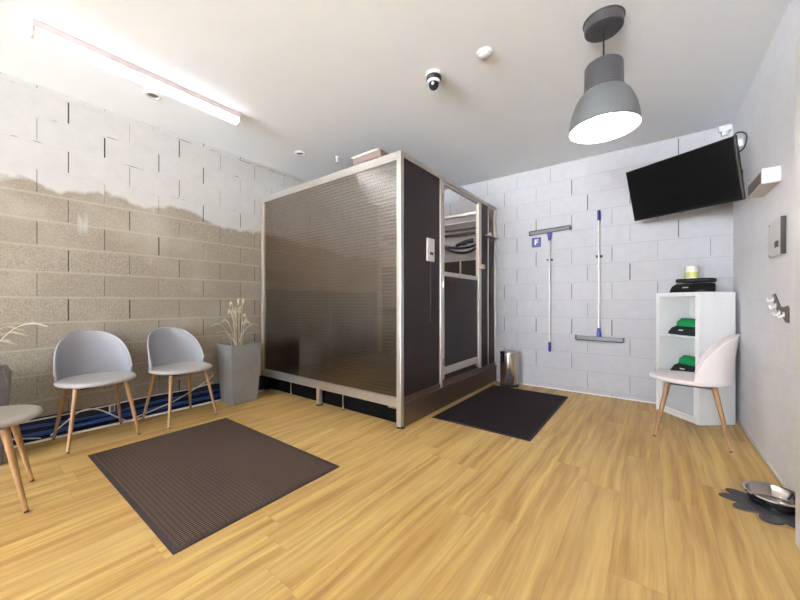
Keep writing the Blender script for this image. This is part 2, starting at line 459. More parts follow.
# thin paint-white joint strip at the floor edges
struct('baseboard_right', box(XR - 0.010, XR, YF, YB, 0, 0.012), 'white')
struct('baseboard_back', box(-1.6, XR - 0.012, YB - 0.008, YB, 0, 0.010), 'white')
# navy waterproof upstand along the bare block wall, white edge strip of the floor
struct('trim_1', box(XL, XL + 0.006, YF, 4.2, -0.004, 0.165), 'navy')
struct('trim_2', box(-3.605, -3.585, YF, 2.16, 0, 0.014, 0.003), 'white')

# door leaf, open along the right-hand wall
d = struct('door_1', box(0.487, 0.527, 1.22, 2.135, 0.008, 2.13, 0.006), 'white')
for z in (0.3, 1.0, 1.8):
    b = bmesh.new(); lathe(b, [(0, -0.045), (0.009, -0.045), (0.009, 0.045), (0, 0.045)], (0.534, 1.212, z), 12)
    obj('hinge', b, 'steel', d, 30)

# ------------------------------------------------------------------ ceiling things
def tube_lamp(x, y0, y1, label, group=None, lit=True):
    """Batten lamp along Y with a housing against the ceiling and a lit half-round diffuser."""
    L = y1 - y0; loc = (x, (y0 + y1) / 2, ZC)
    t = thing('tube_lamp', label, 'ceiling lamp', loc, 0, group)
    obj('housing', box(-0.036, 0.036, -L / 2, L / 2, -0.042, 0.0, 0.004), 'pinkgrey', t)
    prof = [(-0.033, -0.042), (-0.036, -0.055), (-0.032, -0.072), (-0.020, -0.086), (0, -0.091), (0.020, -0.086), (0.032, -0.072), (0.036, -0.055), (0.033, -0.042)]
    b = bmesh.new()
    prism(b, prof, L - 0.03, Matrix(((1, 0, 0, 0), (0, 0, 1, -L / 2 + 0.015), (0, 1, 0, 0), (0, 0, 0, 1))))
    obj('diffuser', b, 'tube_light', t, 50)
    for s in (-1, 1):
        b = bmesh.new(); y = s * (L / 2 - 0.0075)
        big = [(a * 1.08, z - 0.002 if z < -0.045 else z) for a, z in prof]
        prism(b, big, 0.015, Matrix(((1, 0, 0, 0), (0, 0, 1, y - 0.0075), (0, 1, 0, 0), (0, 0, 0, 1))))
        obj('end_cap', b, 'pinkgrey', t)
    return t
tl = tube_lamp(-2.86, 0.262, 1.475, 'lit white tube lamp on the ceiling above the grey waiting chairs')
def fill_lamp(x, yc, label):
    """Added, unseen round tube hung on two wires, filling floor and ceiling with light."""
    t = thing('fill_tube', label, 'ceiling lamp', (x, yc, ZC))  # added out of view to even the room light
    b = bmesh.new(); tube(b, [(0, -0.62, -0.42), (0, 0.62, -0.42)], 0.030, 20, smooth=False); obj('diffuser', b, 'fill_light', t, 40)
    for s_ in (-1, 1):
        b = bmesh.new(); tube(b, [(0, s_ * 0.62, -0.42), (0, s_ * 0.66, -0.42)], 0.034, 20, smooth=False); obj('end_cap', b, 'pinkgrey', t, 40)
        b = bmesh.new(); tube(b, [(0, s_ * 0.64, -0.39), (0, s_ * 0.64, 0)], 0.003, 8, smooth=False); obj('wire', b, 'steel', t, 40)
fill_lamp(-0.6, -2.9, 'added fill light, a round tube hung on wires unseen behind the viewpoint')
fill_lamp(-0.6, -5.2, 'added fill light, a round tube hung on wires near the added shop window')

for (x, y, lab) in ((-3.12, 0.93, 'white round recessed ceiling fitting beside the lit tube lamp'),
                    (-3.06, 2.26, 'white round recessed ceiling fitting in the corner above the smoked cabin')):
    t = thing('ceiling_spot', lab, 'downlight', (x, y, ZC), 0, 'round recessed ceiling fittings')
    b = bmesh.new(); lathe(b, [(0.034, -0.004), (0.040, -0.013), (0.054, -0.011), (0.060, -0.004), (0.060, 0.0), (0.034, 0.0)], n=36)
    obj('trim_ring', b, 'white_plastic', t, 40)
    b = bmesh.new(); lathe(b, [(0, -0.0065), (0.020, -0.007), (0.0345, -0.004), (0.0345, -0.0005), (0, -0.0005)], n=32)
    obj('diffuser', b, 'grey_plastic', t, 40)

t = thing('dome_camera', 'black and white surveillance dome hanging from the ceiling', 'camera', (-1.24, 2.05, ZC))
b = bmesh.new(); lathe(b, [(0, 0), (0.056, 0), (0.058, -0.012), (0.054, -0.020), (0, -0.020)], n=36); obj('base', b, 'white_plastic', t, 40)
b = bmesh.new(); lathe(b, [(0, -0.020), (0.052, -0.020), (0.054, -0.042), (0.048, -0.052), (0, -0.052)], n=36); obj('body', b, 'black', t, 40)
b = bmesh.new(); lathe(b, [(0, -0.052), (0.047, -0.052), (0.045, -0.062), (0.036, -0.066), (0, -0.066)], n=36); obj('collar', b, 'white_plastic', t, 40)
b = bmesh.new(); lathe(b, [(0, -0.066), (0.036, -0.066), (0.036, -0.080), (0.028, -0.098), (0.014, -0.108), (0, -0.110)], n=32); lens = obj('dome', b, 'glass_dark', t, 80)
b = bmesh.new(); lathe(b, [(0, 0.0), (0.010, 0.0), (0.009, 0.006), (0, 0.008)], (0.012, -0.030, -0.084), 16, '-Y'); obj('lens', b, 'white_plastic', lens, 40)

t = thing('smoke_detector', 'small white round smoke detector on the ceiling', 'smoke detector', (-0.865, 2.07, ZC))
b = bmesh.new(); lathe(b, [(0, 0), (0.050, 0), (0.050, -0.010), (0.044, -0.016), (0, -0.016)], n=36); obj('base', b, 'white_plastic', t, 40)
b = bmesh.new(); lathe(b, [(0, -0.016), (0.036, -0.016), (0.034, -0.026), (0.024, -0.032), (0, -0.033)], n=32); obj('cover', b, 'white_plastic', t, 40)

t = thing('ceiling_sprinkler', 'tiny white ceiling nozzle above the smoked cabin', 'sprinkler', (-2.81, 2.57, ZC))
b = bmesh.new(); lathe(b, [(0, 0), (0.024, 0), (0.022, -0.008), (0.012, -0.012), (0.011, -0.040), (0, -0.040)], n=24); obj('stem', b, 'white_plastic', t, 40)
b = bmesh.new(); lathe(b, [(0, -0.040), (0.014, -0.040), (0.024, -0.062), (0.020, -0.068), (0, -0.066)], n=24); obj('nozzle', b, 'white_plastic', t, 40)

t = thing('cabin_fixture', 'taupe boxed ceiling fixture with a cream edge and an added light, behind the cabin top', 'ceiling lamp', (-2.32, 2.70, ZC))
obj('diffuser', box(-0.36, 0.01, 0.05, 0.19, -0.080, -0.075, 0.002), 'added_cabin_light', t)  # light added under the fixture to brighten the cabin interior
obj('casing', box(-0.38, 0.03, 0.0, 0.20, -0.075, 0, 0.004), 'taupe_box', t)
obj('edge_strip', box(-0.38, 0.02, -0.022, 0.0, -0.012, 0, 0.003), 'cream', t)

# pendant lamp
PX, PY = -0.219, 2.25
t = thing('pendant_lamp', 'large grey bell-shaped pendant lamp, lit, hanging from the ceiling', 'pendant lamp', (PX, PY, ZC))
b = bmesh.new(); lathe(b, [(0, 0), (0.106, 0), (0.106, -0.005), (0.100, -0.009), (0.098, -0.050), (0.093, -0.055), (0, -0.057)], n=48); obj('canopy', b, 'lampdark', t, 35)
b = bmesh.new(); tube(b, [(0, 0, -0.054), (0, 0, -0.24)], 0.0045, 10, smooth=False)
lathe(b, [(0, -0.054), (0.010, -0.054), (0.008, -0.068), (0, -0.068)], n=14); obj('cord', b, 'black', t, 40)
b = bmesh.new(); lathe(b, [(0, -0.228), (0.014, -0.229), (0.020, -0.254), (0, -0.254)], n=20); obj('strain_relief', b, 'lampdark', t, 40)
b = bmesh.new()
outer = [(0.018, -0.250), (0.084, -0.252), (0.092, -0.258), (0.097, -0.268), (0.100, -0.400), (0.105, -0.404), (0.107, -0.418)]
lathe(b, outer, n=64); obj('neck', b, 'lampdark', t, 35)
b = bmesh.new()
bell = [(0.106, -0.416), (0.116, -0.424), (0.134, -0.448), (0.150, -0.482), (0.163, -0.522), (0.173, -0.570), (0.180, -0.625)]
inner = [(0.177, -0.625), (0.170, -0.570), (0.160, -0.524), (0.147, -0.485), (0.131, -0.452), (0.114, -0.429), (0.098, -0.422), (0.0, -0.422)]
lathe(b, bell + [(0.180, -0.628), (0.177, -0.628), (0.177, -0.625)], n=64); sh = obj('shade', b, 'lampgrey', t, 60)
b = bmesh.new(); lathe(b, inner, n=64); obj('reflector', b, 'lampwhite', sh, 60)
b = bmesh.new(); lathe(b, [(0, -0.422), (0.024, -0.422), (0.024, -0.445), (0, -0.445)], n=24); obj('socket', b, 'white_plastic', t, 40)
b = bmesh.new(); lathe(b, [(0, -0.445), (0.016, -0.446), (0.024, -0.458), (0.045, -0.494), (0.050, -0.520), (0.044, -0.548), (0.026, -0.566), (0, -0.572)], n=32); obj('bulb', b, 'bulb_light', t, 80)

# ------------------------------------------------------------------ smoked wash cabin
CX, CY = -1.62, 2.165
L0 = (-2.6, 3.2, 0.0)
cab = thing('wash_cabin', 'large smoked fluted plastic cabin in an aluminium frame on short legs', 'cabin', L0)
def cp(name, bm, mat, parent=cab, smooth=None, label=None): return obj(name, bm, mat, parent, smooth, L0, label)
ZT, ZR = 2.262, 0.245
XW = XL + 0.006
cp('post', box(CX - 0.045, CX, CY, CY + 0.045, 0.012, ZT, 0.004), 'alu')
cp('post', box(XW, XW + 0.035, CY, CY + 0.035, 0.17, ZT - 0.04, 0.003), 'alu')
cp('post', box(CX - 0.035, CX, YB - 0.045, YB - 0.01, 0.20, ZT - 0.04, 0.003), 'alu')
b = bmesh.new(); bx(b, XW, CX - 0.045, CY, CY + 0.040, ZT - 0.045, ZT, 0.004); bx(b, XW + 0.035, CX - 0.045, CY + 0.004, CY + 0.018, ZT - 0.066, ZT - 0.045)
cp('top_rail', b, 'alu')
b = bmesh.new(); bx(b, CX - 0.040, CX, CY + 0.045, YB - 0.01, ZT - 0.04, ZT, 0.004)
cp('top_rail', b, 'alu')
cp('top_rail', box(XW, CX - 0.04, YB - 0.045, YB - 0.006, ZT - 0.04, ZT, 0.004), 'alu')
b = bmesh.new(); bx(b, XW, CX - 0.045, CY, CY + 0.045, 0.165, ZR, 0.005); bx(b, XW, CX - 0.045, CY - 0.006, CY, 0.228, ZR, 0.002)
cp('bottom_rail', b, 'alu')
# legs with their levelling feet
def leg(x0, x1, y0, y1):
    l = cp('leg', box(x0, x1, y0, y1, 0.012, 0.165, 0.003), 'alu')
    b = bmesh.new(); lathe(b, [(0, 0), (0.034, 0), (0.034, 0.006), (0.010, 0.012), (0, 0.012)], ((x0 + x1) / 2, (y0 + y1) / 2, 0), 20)
    cp('foot', b, 'rubber', l, 40)
leg(-2.675, -2.630, CY + 0.002, CY + 0.045)
b = bmesh.new(); lathe(b, [(0, 0), (0.036, 0), (0.036, 0.006), (0.012, 0.012), (0, 0.012)], (CX - 0.0225, CY + 0.03, 0), 20); cp('foot', b, 'rubber', cab, 40)
for x, y in ((-3.16, CY + 0.05), (-2.34, CY + 0.05)):
    l = cp('leg', box(x - 0.006, x + 0.006, y - 0.006, y + 0.006, 0.02, 0.165, 0.002), 'steel')
    b = bmesh.new(); lathe(b, [(0, 0), (0.016, 0), (0.016, 0.006), (0.009, 0.012), (0.009, 0.05), (0, 0.05)], (x, y, 0), 20); cp('foot', b, 'steel', l, 40)
cp('latch', box(-1.76, -1.68, CY + 0.006, CY + 0.03, 0.15, 0.166, 0.003), 'steel')
# panels
cp('front_panel', box(XW + 0.03, CX - 0.042, CY + 0.014, CY + 0.024, ZR - 0.01, ZT - 0.04), 'smoke_front')
cp('side_panel', box(CX - 0.024, CX - 0.014, CY + 0.043, 2.812, ZR - 0.01, ZT - 0.035), 'smoke_side')
cp('side_panel', box(CX - 0.024, CX - 0.014, 3.775, 4.014, ZR - 0.01, ZT - 0.035), 'smoke_side')
cp('side_panel', box(CX - 0.024, CX - 0.014, 4.016, YB - 0.04, ZR - 0.01, 1.848), 'smoke_side')
cp('clear_panel', box(CX - 0.024, CX - 0.014, 4.016, YB - 0.04, 1.852, ZT - 0.035), 'clear_sheet')
cp('panel_strip', box(CX - 0.030, CX - 0.010, 4.005, 4.025, ZR, ZT - 0.04, 0.002), 'alu')
cp('door_post', box(CX - 0.040, CX + 0.002, 2.808, 2.845, 0.16, ZT - 0.038, 0.004), 'alu')
cp('door_post', box(CX - 0.040, CX - 0.002, 3.755, 3.785, ZR, ZT - 0.038, 0.004), 'alu')
# step plate and ledge
cp('step_plate', box(CX - 0.012, CX + 0.004, CY + 0.045, YB - 0.012, 0.004, 0.185, 0.003), 'step')
b = bmesh.new(); bx(b, CX - 0.045, CX + 0.014, CY + 0.045, YB - 0.012, 0.185, 0.202, 0.003); bx(b, CX - 0.045, CX - 0.002, CY + 0.045, YB - 0.012, 0.202, ZR, 0.004)
cp('ledge', b, 'step')
cp('floor_tray', box(XW, CX - 0.046, CY + 0.047, YB - 0.012, 0.168, 0.20), 'dark')
cp('shade_sheet', box(XW + 0.02, CX - 0.05, CY + 0.085, CY + 0.095, 0.004, 0.168), 'shade_black')  # black sheet standing in for the deep shade under the cabin
# door, half open at the top
door = cp('door', box(CX - 0.026, CX - 0.012, 2.88, 3.70, 0.385, 1.285), 'smoke_side')
cp('stile', box(CX - 0.034, CX, 2.850, 2.885, 0.27, ZT - 0.05, 0.004), 'alu', door)
cp('stile', box(CX - 0.034, CX + 0.006, 3.690, 3.750, 0.27, ZT - 0.05, 0.004), 'alu', door)
cp('rail', box(CX - 0.034, CX - 0.001, 2.885, 3.690, 1.285, 1.330, 0.004), 'alu', door)
cp('rail', box(CX - 0.034, CX - 0.001, 2.885, 3.690, 0.315, 0.390, 0.004), 'alu', door)
cp('rail', box(CX - 0.034, CX - 0.001, 2.885, 3.690, ZT - 0.075, ZT - 0.052, 0.004), 'alu', door)
b = bmesh.new(); bx(b, CX, CX + 0.022, 3.70, 3.735, 1.43, 1.54, 0.005); bx(b, CX + 0.018, CX + 0.045, 3.71, 3.79, 1.42, 1.475, 0.008)
cp('lock', b, 'beige', door)
for z in (0.45, 1.20, 2.05):
    b = bmesh.new(); lathe(b, [(0, -0.035), (0.008, -0.035), (0.008, 0.035), (0, 0.035)], (CX + 0.006, 2.848, z), 12)
    cp('hinge', b, 'steel', door, 40)
b = bmesh.new(); bx(b, CX - 0.01, CX + 0.03, 4.00, 4.03, 1.845, 1.895, 0.004); bx(b, CX - 0.005, CX + 0.05, 3.90, 4.20, 1.84, 1.856, 0.004)
cp('bracket', b, 'alu')
# white control unit
cu = cp('control_unit', box(CX - 0.014, CX + 0.008, 2.565, 2.685, 1.405, 1.615, 0.006), 'white_plastic')
cp('card_slot', box(CX + 0.007, CX + 0.010, 2.60, 2.66, 1.462, 1.487, 0.001), 'black', cu)
b = bmesh.new(); tube(b, [(CX - 0.006, 2.63, 1.405), (CX - 0.006, 2.632, 1.1), (CX - 0.006, 2.628, 0.85)], 0.006, 8); cp('cable', b, 'black', cu, 60)
# inside: splash sheets on the back wall and the bare wall, duct
for i, (x0, x1) in enumerate(((-3.56, -2.86), (-2.85, -2.14), (-2.12, -1.68))):
    cp('splash_sheet', box(x0, x1, YB - 0.022, YB - 0.008, 0.2, 1.60), 'splash')
for x in (-2.855, -2.13):
    cp('sheet_strip', box(x - 0.012, x + 0.012, YB - 0.030, YB - 0.022, 0.2, 1.60, 0.002), 'alu')
for y0, y1 in ((CY + 0.06, 3.2), (3.21, YB - 0.03)):
    cp('splash_sheet', box(XW + 0.01, XW + 0.02, y0, y1, 0.2, 1.18), 'splash')
dct = cp('cable_duct', box(-3.5, -1.70, YB - 0.075, YB - 0.008, 2.035, 2.12, 0.004), 'grey_plastic')
cp('duct_lid', box(-3.5, -1.70, YB - 0.082, YB - 0.074, 2.115, 2.132, 0.002), 'white_plastic', dct)
b = bmesh.new(); bx(b, -3.4, -1.72, YB - 0.06, YB - 0.03, 1.955, 1.985, 0.003)
cp('hose_rail', b, 'black')
b = bmesh.new()
tube(b, [(-2.62, 4.12, 1.97), (-2.52, 4.10, 1.93), (-2.40, 4.08, 1.86), (-2.25, 4.07, 1.76), (-2.08, 4.07, 1.70), (-1.92, 4.08, 1.70), (-1.78, 4.10, 1.78), (-1.72, 4.14, 1.93)], 0.019, 12)
tube(b, [(-2.60, 4.17, 1.97), (-2.45, 4.16, 1.86), (-2.30, 4.15, 1.80), (-2.05, 4.15, 1.765), (-1.85, 4.15, 1.80), (-1.74, 4.17, 1.95)], 0.016, 12)
hz = based(b, 'dryer_hose', 'black', 'black looped hose hanging inside the cabin behind the open half door', 'hose', (-2.2, 4.15, 1.97), 60)
b = bmesh.new(); tube(b, [(-2.10, 4.06, 1.79), (-1.98, 4.05, 1.82), (-1.86, 4.05, 1.83)], lambda f: 0.022 + 0.012 * f, 14)
bx(b, -2.02, -1.95, 4.02, 4.075, 1.78, 1.825, 0.008)
obj('nozzle', b, 'black', hz, 50, (-2.2, 4.15, 1.97))

# ------------------------------------------------------------------ mats, bin
def floor_mat(name, x0, x1, y0, y1, border, mb, mc, label):
    loc = ((x0 + x1) / 2, (y0 + y1) / 2, 0); t = thing(name, label, 'mat', loc)
    hx, hy = (x1 - x0) / 2, (y1 - y0) / 2
    obj('border', box(-hx, hx, -hy, hy, 0.001, 0.006, 0.002), mb, t)
    obj('carpet', box(-hx + border, hx - border, -hy + border, hy - border, 0.005, 0.011, 0.002), mc, t)
floor_mat('door_mat', -3.01, -1.553, 0.53, 1.44, 0.026, 'matborder', 'matbrown', 'large brown ribbed mat with a darker border on the wooden floor')
floor_mat('door_mat', -1.560, -0.712, 2.545, 3.985, 0.022, 'matblack_edge', 'matblack', 'black mat on the floor in front of the cabin door')

BXc, BYc = -1.40, 4.115
t = thing('pedal_bin', 'small polished steel pedal bin in the corner beside the cabin', 'bin', (BXc, BYc, 0.0))
b = bmesh.new(); lathe(b, [(0, 0), (0.112, 0), (0.114, 0.03), (0, 0.03)], n=40); obj('base', b, 'black', t, 40)
b = bmesh.new(); lathe(b, [(0.109, 0.03), (0.109, 0.395), (0, 0.395)], n=48); obj('body', b, 'steel', t, 40)
b = bmesh.new(); lathe(b, [(0.113, 0.395), (0.113, 0.412), (0.105, 0.422), (0.07, 0.436), (0, 0.444)], n=48); lathe(b, [(0, 0.395), (0.113, 0.395)], n=48); obj('lid', b, 'steel', t, 40)
b = bmesh.new(); bx(b, -0.10, 0.0, -0.014, 0.014, 0.012, 0.020, 0.003, rot=None); b.transform(Matrix.Rotation(PI * 0.42, 4, 'Z') @ Matrix.Translation((-0.085, 0, 0))); obj('pedal', b, 'black', t)

# ------------------------------------------------------------------ squeegees and sign on the back wall
def squeegee(xh, zblade, zend, up, tilt, label):
    """up: blade is at the top. Floor squeegee hung flat against the back wall."""
    t = thing('floor_squeegee', label, 'squeegee', (xh, YB, zblade), 0, 'floor squeegees on the back wall')
    y = -0.035
    s = -1 if up else 1
    bl = bmesh.new()
    bx(bl, -0.225, 0.225, y - 0.016, y + 0.016, -0.019, 0.019, 0.004); bl.transform(Matrix.Translation((0, 0, 0)))
    bl.transform(Matrix.Rotation(tilt, 4, 'Y')); o = obj('blade_holder', bl, 'grey_plastic', t)
    br = bmesh.new(); bx(br, -0.222, 0.222, y - 0.010, y + 0.010, -s * 0.020 - 0.012, -s * 0.020 + 0.012, 0.003); br.transform(Matrix.Rotation(tilt, 4, 'Y')); obj('rubber_blade', br, 'rubber', o)
    for q in (-1, 1):
        e = bmesh.new(); bx(e, q * 0.225 - 0.008, q * 0.225 + 0.008, y - 0.017, y + 0.017, -0.024, 0.024, 0.002)
        e.transform(Matrix.Rotation(tilt, 4, 'Y')); obj('end_clip', e, 'black', o)
    b = bmesh.new(); za, zb = sorted((s * 0.012, s * 0.075)); bx(b, -0.021, 0.021, y - 0.016, y + 0.016, za, zb, 0.006)
    tube(b, [(0, y, s * 0.06), (0, y, s * 0.115)], 0.016, 14, smooth=False); obj('socket', b, 'blue', t, 40)
    L = abs(zend - zblade)
    b = bmesh.new(); tube(b, [(0, y, s * 0.10), (0, y, s * (L - 0.09))], 0.0095, 14, smooth=False); obj('pole', b, 'alu', t, 40)
    b = bmesh.new(); tube(b, [(0, y, s * (L - 0.11)), (0, y, s * (L - 0.10)), (0, y, s * (L - 0.01)), (0, y, s * L)], lambda f: 0.0145 if 0.05 < f < 0.95 else 0.013, 14, smooth=False); obj('grip', b, 'blue', t, 40)
    # wall clip
    cz = 1.532 - zblade
    b = bmesh.new(); bx(b, -0.03, 0.03, -0.014, 0.0, cz - 0.012, cz + 0.012, 0.003)
    for q in (-1, 1): bx(b, q * 0.021 - 0.006, q * 0.021 + 0.006, -0.052, -0.010, cz - 0.011, cz + 0.011, 0.004)
    obj('wall_clip', b, 'black', t)
squeegee(-0.962, 1.872, 0.445, True, math.radians(-2.2), 'blue-handled floor squeegee hung blade-up beside the cabin')
squeegee(-0.456, 0.630, 2.032, False, math.radians(0.6), 'floor squeegee hung blade-down on the back wall, nearer the television')

t = thing('wall_sign', 'small square blue sign with a white symbol on the back wall', 'sign', (-1.119, YB, 1.757))
obj('panel', box(-0.054, 0.054, -0.006, 0, -0.058, 0.058, 0.001), 'signblue', t)
b = bmesh.new()
def flat(poly): prism(b, poly, 0.0015, Matrix(((1, 0, 0, 0), (0, 0, -1, -0.006), (0, 1, 0, 0), (0, 0, 0, 1))))
flat([(-0.020, -0.032), (-0.004, -0.032), (-0.004, 0.036), (-0.020, 0.036)])
flat([(-0.020, 0.022), (0.024, 0.022), (0.024, 0.036), (-0.020, 0.036)])
flat([(-0.004, -0.012), (0.018, 0.000), (0.018, 0.010), (-0.004, 0.012)])
obj('symbol', b, 'white_plastic', t)

# ------------------------------------------------------------------ television and what hangs on the right-hand wall
TVC = Vector((0.178, 3.655, 2.020))
tv = thing('television', 'black flat television tilted on a bracket high in the right corner', 'television', TVC)
tv.rotation_euler = (0, 0, 0)
a_, b_, c_ = -0.572, 0.305, -0.026
xv = Vector((math.cos(a_), math.sin(a_), 0)); nv = Vector((math.sin(a_), -math.cos(a_), 0))
n2 = nv * math.cos(b_) - Vector((0, 0, 1)) * math.sin(b_); z2 = Vector((0, 0, 1)) * math.cos(b_) + nv * math.sin(b_)
x3 = xv * math.cos(c_) + z2 * math.sin(c_); z3 = z2 * math.cos(c_) - xv * math.sin(c_)
R4 = Matrix((( x3.x, -n2.x, z3.x, 0), (x3.y, -n2.y, z3.y, 0), (x3.z, -n2.z, z3.z, 0), (0, 0, 0, 1)))   # local -Y is the screen side
W, Hh = 0.80, 0.468
def tvp(name, bm, mat, parent=tv, sm=None):
    bm.transform(R4); return obj(name, bm, mat, parent, sm)
cs = tvp('casing', box(-W / 2, W / 2, 0.0, 0.035, -Hh / 2, Hh / 2, 0.004), 'black')
tvp('back_cover', box(-W * 0.36, W * 0.36, 0.034, 0.060, -Hh * 0.42, Hh * 0.25, 0.012), 'black')
tvp('screen', box(-W / 2 + 0.012, W / 2 - 0.012, -0.002, 0.002, -Hh / 2 + 0.018, Hh / 2 - 0.012), 'screen')
tvp('logo_tab', box(-0.02, 0.02, -0.003, 0.004, -Hh / 2 - 0.006, -Hh / 2 + 0.004, 0.001), 'grey_plastic')
# plug and cable seen past the upper right corner
b = bmesh.new(); bx(b, W / 2 - 0.015, W / 2 + 0.020, 0.036, 0.066, Hh / 2 - 0.085, Hh / 2 - 0.035, 0.006); tvp('plug', b, 'white_plastic')
b = bmesh.new(); tube(b, [(W / 2 - 0.05, 0.05, Hh / 2 - 0.02), (W / 2 - 0.01, 0.055, Hh / 2 + 0.015), (W / 2 + 0.03, 0.06, Hh / 2 - 0.005), (W / 2 + 0.035, 0.06, Hh / 2 - 0.05), (W / 2 + 0.01, 0.055, Hh / 2 - 0.11), (W / 2 - 0.05, 0.05, Hh / 2 - 0.13)], 0.005, 8)
tvp('cable', b, 'black', tv, 60)
# bracket fixed to the right-hand wall
back = TVC - n2 * 0.06
wp = Vector((XR, back.y + 0.20, 2.02))
t = thing('wall_bracket', 'black swivel arm holding the television to the wall, mostly hidden behind it', 'bracket', wp)
obj('wall_plate', box(-0.012, 0, -0.05, 0.05, -0.09, 0.09, 0.003), 'black', t)
b = bmesh.new(); mid = Vector((0.40, back.y + 0.30, 2.02)) - wp
tube(b, [Vector((-0.01, 0, 0)), mid], 0.016, 10, smooth=False); tube(b, [mid, back - wp - n2 * 0.02], 0.016, 10, smooth=False)
obj('arm', b, 'black', t, 40)
b = bmesh.new(); bx(b, -0.11, 0.11, 0.001, 0.016, -0.11, 0.11, 0.003); b.transform(R4); bmesh.ops.translate(b, verts=b.verts[:], vec=back - wp); obj('mount_plate', b, 'black', t)

t = thing('motion_sensor', 'small white motion sensor in the upper corner above the television', 'sensor', (0.545, YB, 2.60))
obj('body', box(-0.045, 0.045, -0.04, 0, -0.005, 0.052, 0.008), 'white_plastic', t)
b = bmesh.new(); bx(b, -0.028, 0.018, -0.045, 0, -0.042, -0.006, 0.008); lathe(b, [(0, 0), (0.014, 0), (0.010, 0.014), (0, 0.018)], (0.012, -0.045, -0.022), 16, '-Y'); obj('lens', b, 'white_plastic', t, 40)

t = thing('alarm_box', 'white box-shaped wall unit on the right wall below the television', 'wall box', (XR, 3.045, 1.775))
prof = [(0, 0.046), (-0.074, 0.038), (-0.076, 0.034), (-0.076, -0.042), (-0.070, -0.048), (0, -0.048)]
b = bmesh.new(); prism(b, prof, 0.36, Matrix(((1, 0, 0, 0), (0, 0, 1, -0.18), (0, 1, 0, 0), (0, 0, 0, 1)))); obj('casing', b, 'shaded_casing', t)
obj('lit_end', box(-0.079, 0, -0.188, -0.18, -0.046, 0.042, 0.003), 'white_plastic', t)  # whiter end paints in the light on the near side of the box
obj('grille', box(-0.0775, -0.076, -0.16, 0.16, -0.034, 0.028), 'grey_plastic', t)

t = thing('door_intercom', 'flat white control panel with a small dark display on the right wall', 'intercom', (XR, 2.88, 1.40))
obj('plate', box(-0.022, 0, -0.105, 0.14, -0.10, 0.11, 0.004), 'white_plastic', t)
obj('display', box(-0.0235, -0.0215, -0.075, -0.005, -0.055, -0.018), 'black', t)
obj('edge_strip', box(-0.021, -0.001, -0.117, -0.105, -0.10, 0.11, 0.001), 'rubber', t)
for y, z in ((0.10, 0.09), (0.10, -0.09)):
    b = bmesh.new(); lathe(b, [(0, 0), (0.006, 0), (0.005, 0.003), (0, 0.004)], (-0.022, y, z), 12, '-X'); obj('button', b, 'grey_plastic', t, 40)

t = thing('leash_hooks', 'brown wall plate with white hooks on the right wall below the intercom', 'hooks', (XR, 2.86, 1.0))
wave = [(0.145, 0.075), (0.10, 0.080), (0.05, 0.040), (0.0, 0.005), (-0.06, 0.000), (-0.13, 0.010), (-0.15, -0.005), (-0.15, -0.085), (-0.10, -0.082), (-0.04, -0.050), (0.03, -0.035), (0.10, 0.010), (0.145, 0.040)]
b = bmesh.new(); prism(b, wave, 0.006, Matrix(((0, 0, -1, 0), (1, 0, 0, 0), (0, 1, 0, 0), (0, 0, 0, 1)))); obj('plate', b, 'bracket_brown', t)
for y, z in ((0.125, 0.035), (0.075, -0.005), (0.0, -0.045), (-0.08, -0.052)):
    b = bmesh.new(); lathe(b, [(0, 0), (0.016, 0), (0.016, 0.004), (0, 0.004)], (-0.006, y, z + 0.012), 16, '-X')
    tube(b, [(-0.008, y, z + 0.012), (-0.018, y, z + 0.002), (-0.026, y, z - 0.004), (-0.031, y, z + 0.004), (-0.032, y, z + 0.016)], 0.0045, 10, 5); obj('hook', b, 'white_plastic', t, 50)

# ------------------------------------------------------------------ chairs
SW, SDR, SDF = 0.230, 0.225, 0.258
def outline(a):
    """Seat outline at angle a, 0 = +X side, 90 deg = front."""
    c, s = math.cos(a), math.sin(a)
    if s >= 0:
        n = 2.15; r = (abs(c) ** n + abs(s) ** n) ** (-1 / n)
        return Vector((SW * c * r, SDF * s * r, 0))
    return Vector((SW * c, SDR * s, 0))
def seat_mesh():
    b = bmesh.new(); N = 56; ZS = 0.458
    rings = [(0.0, ZS - 0.004), (0.35, ZS - 0.003), (0.7, ZS), (0.88, ZS + 0.002), (0.96, ZS - 0.001), (0.995, ZS - 0.008), (1.0, ZS - 0.016), (0.985, ZS - 0.024), (0.93, ZS - 0.031), (0.6, ZS - 0.036), (0.0, ZS - 0.038)]
    prev = None
    for f, z in rings:
        cur = [b.verts.new((0, 0.01, z))] if f == 0 else [b.verts.new((outline(2 * PI * i / N) * f) + Vector((0, 0, z))) for i in range(N)]
        if prev:
            for i in range(N):
                j = (i + 1) % N
                if len(prev) == 1: b.faces.new((prev[0], cur[i], cur[j]))
                elif len(cur) == 1: b.faces.new((prev[i], cur[0], prev[j]))
                else: b.faces.new((prev[i], cur[i], cur[j], prev[j]))
        prev = cur
    return b
PM = math.radians(86); BH = 0.350
def back_pt(phi, t):
    hgt = BH * max(0.0, 1 - (abs(phi) / PM) ** 2.3) ** 0.72
    base = outline(-PI / 2 + phi)
    z = hgt * t
    out = Vector((math.sin(phi) * 0.35, -math.cos(phi), 0))
    return base * 0.985 + out * (0.042 * (z / BH) ** 1.2) + Vector((0, 0, 0.438 + z + 0.006))
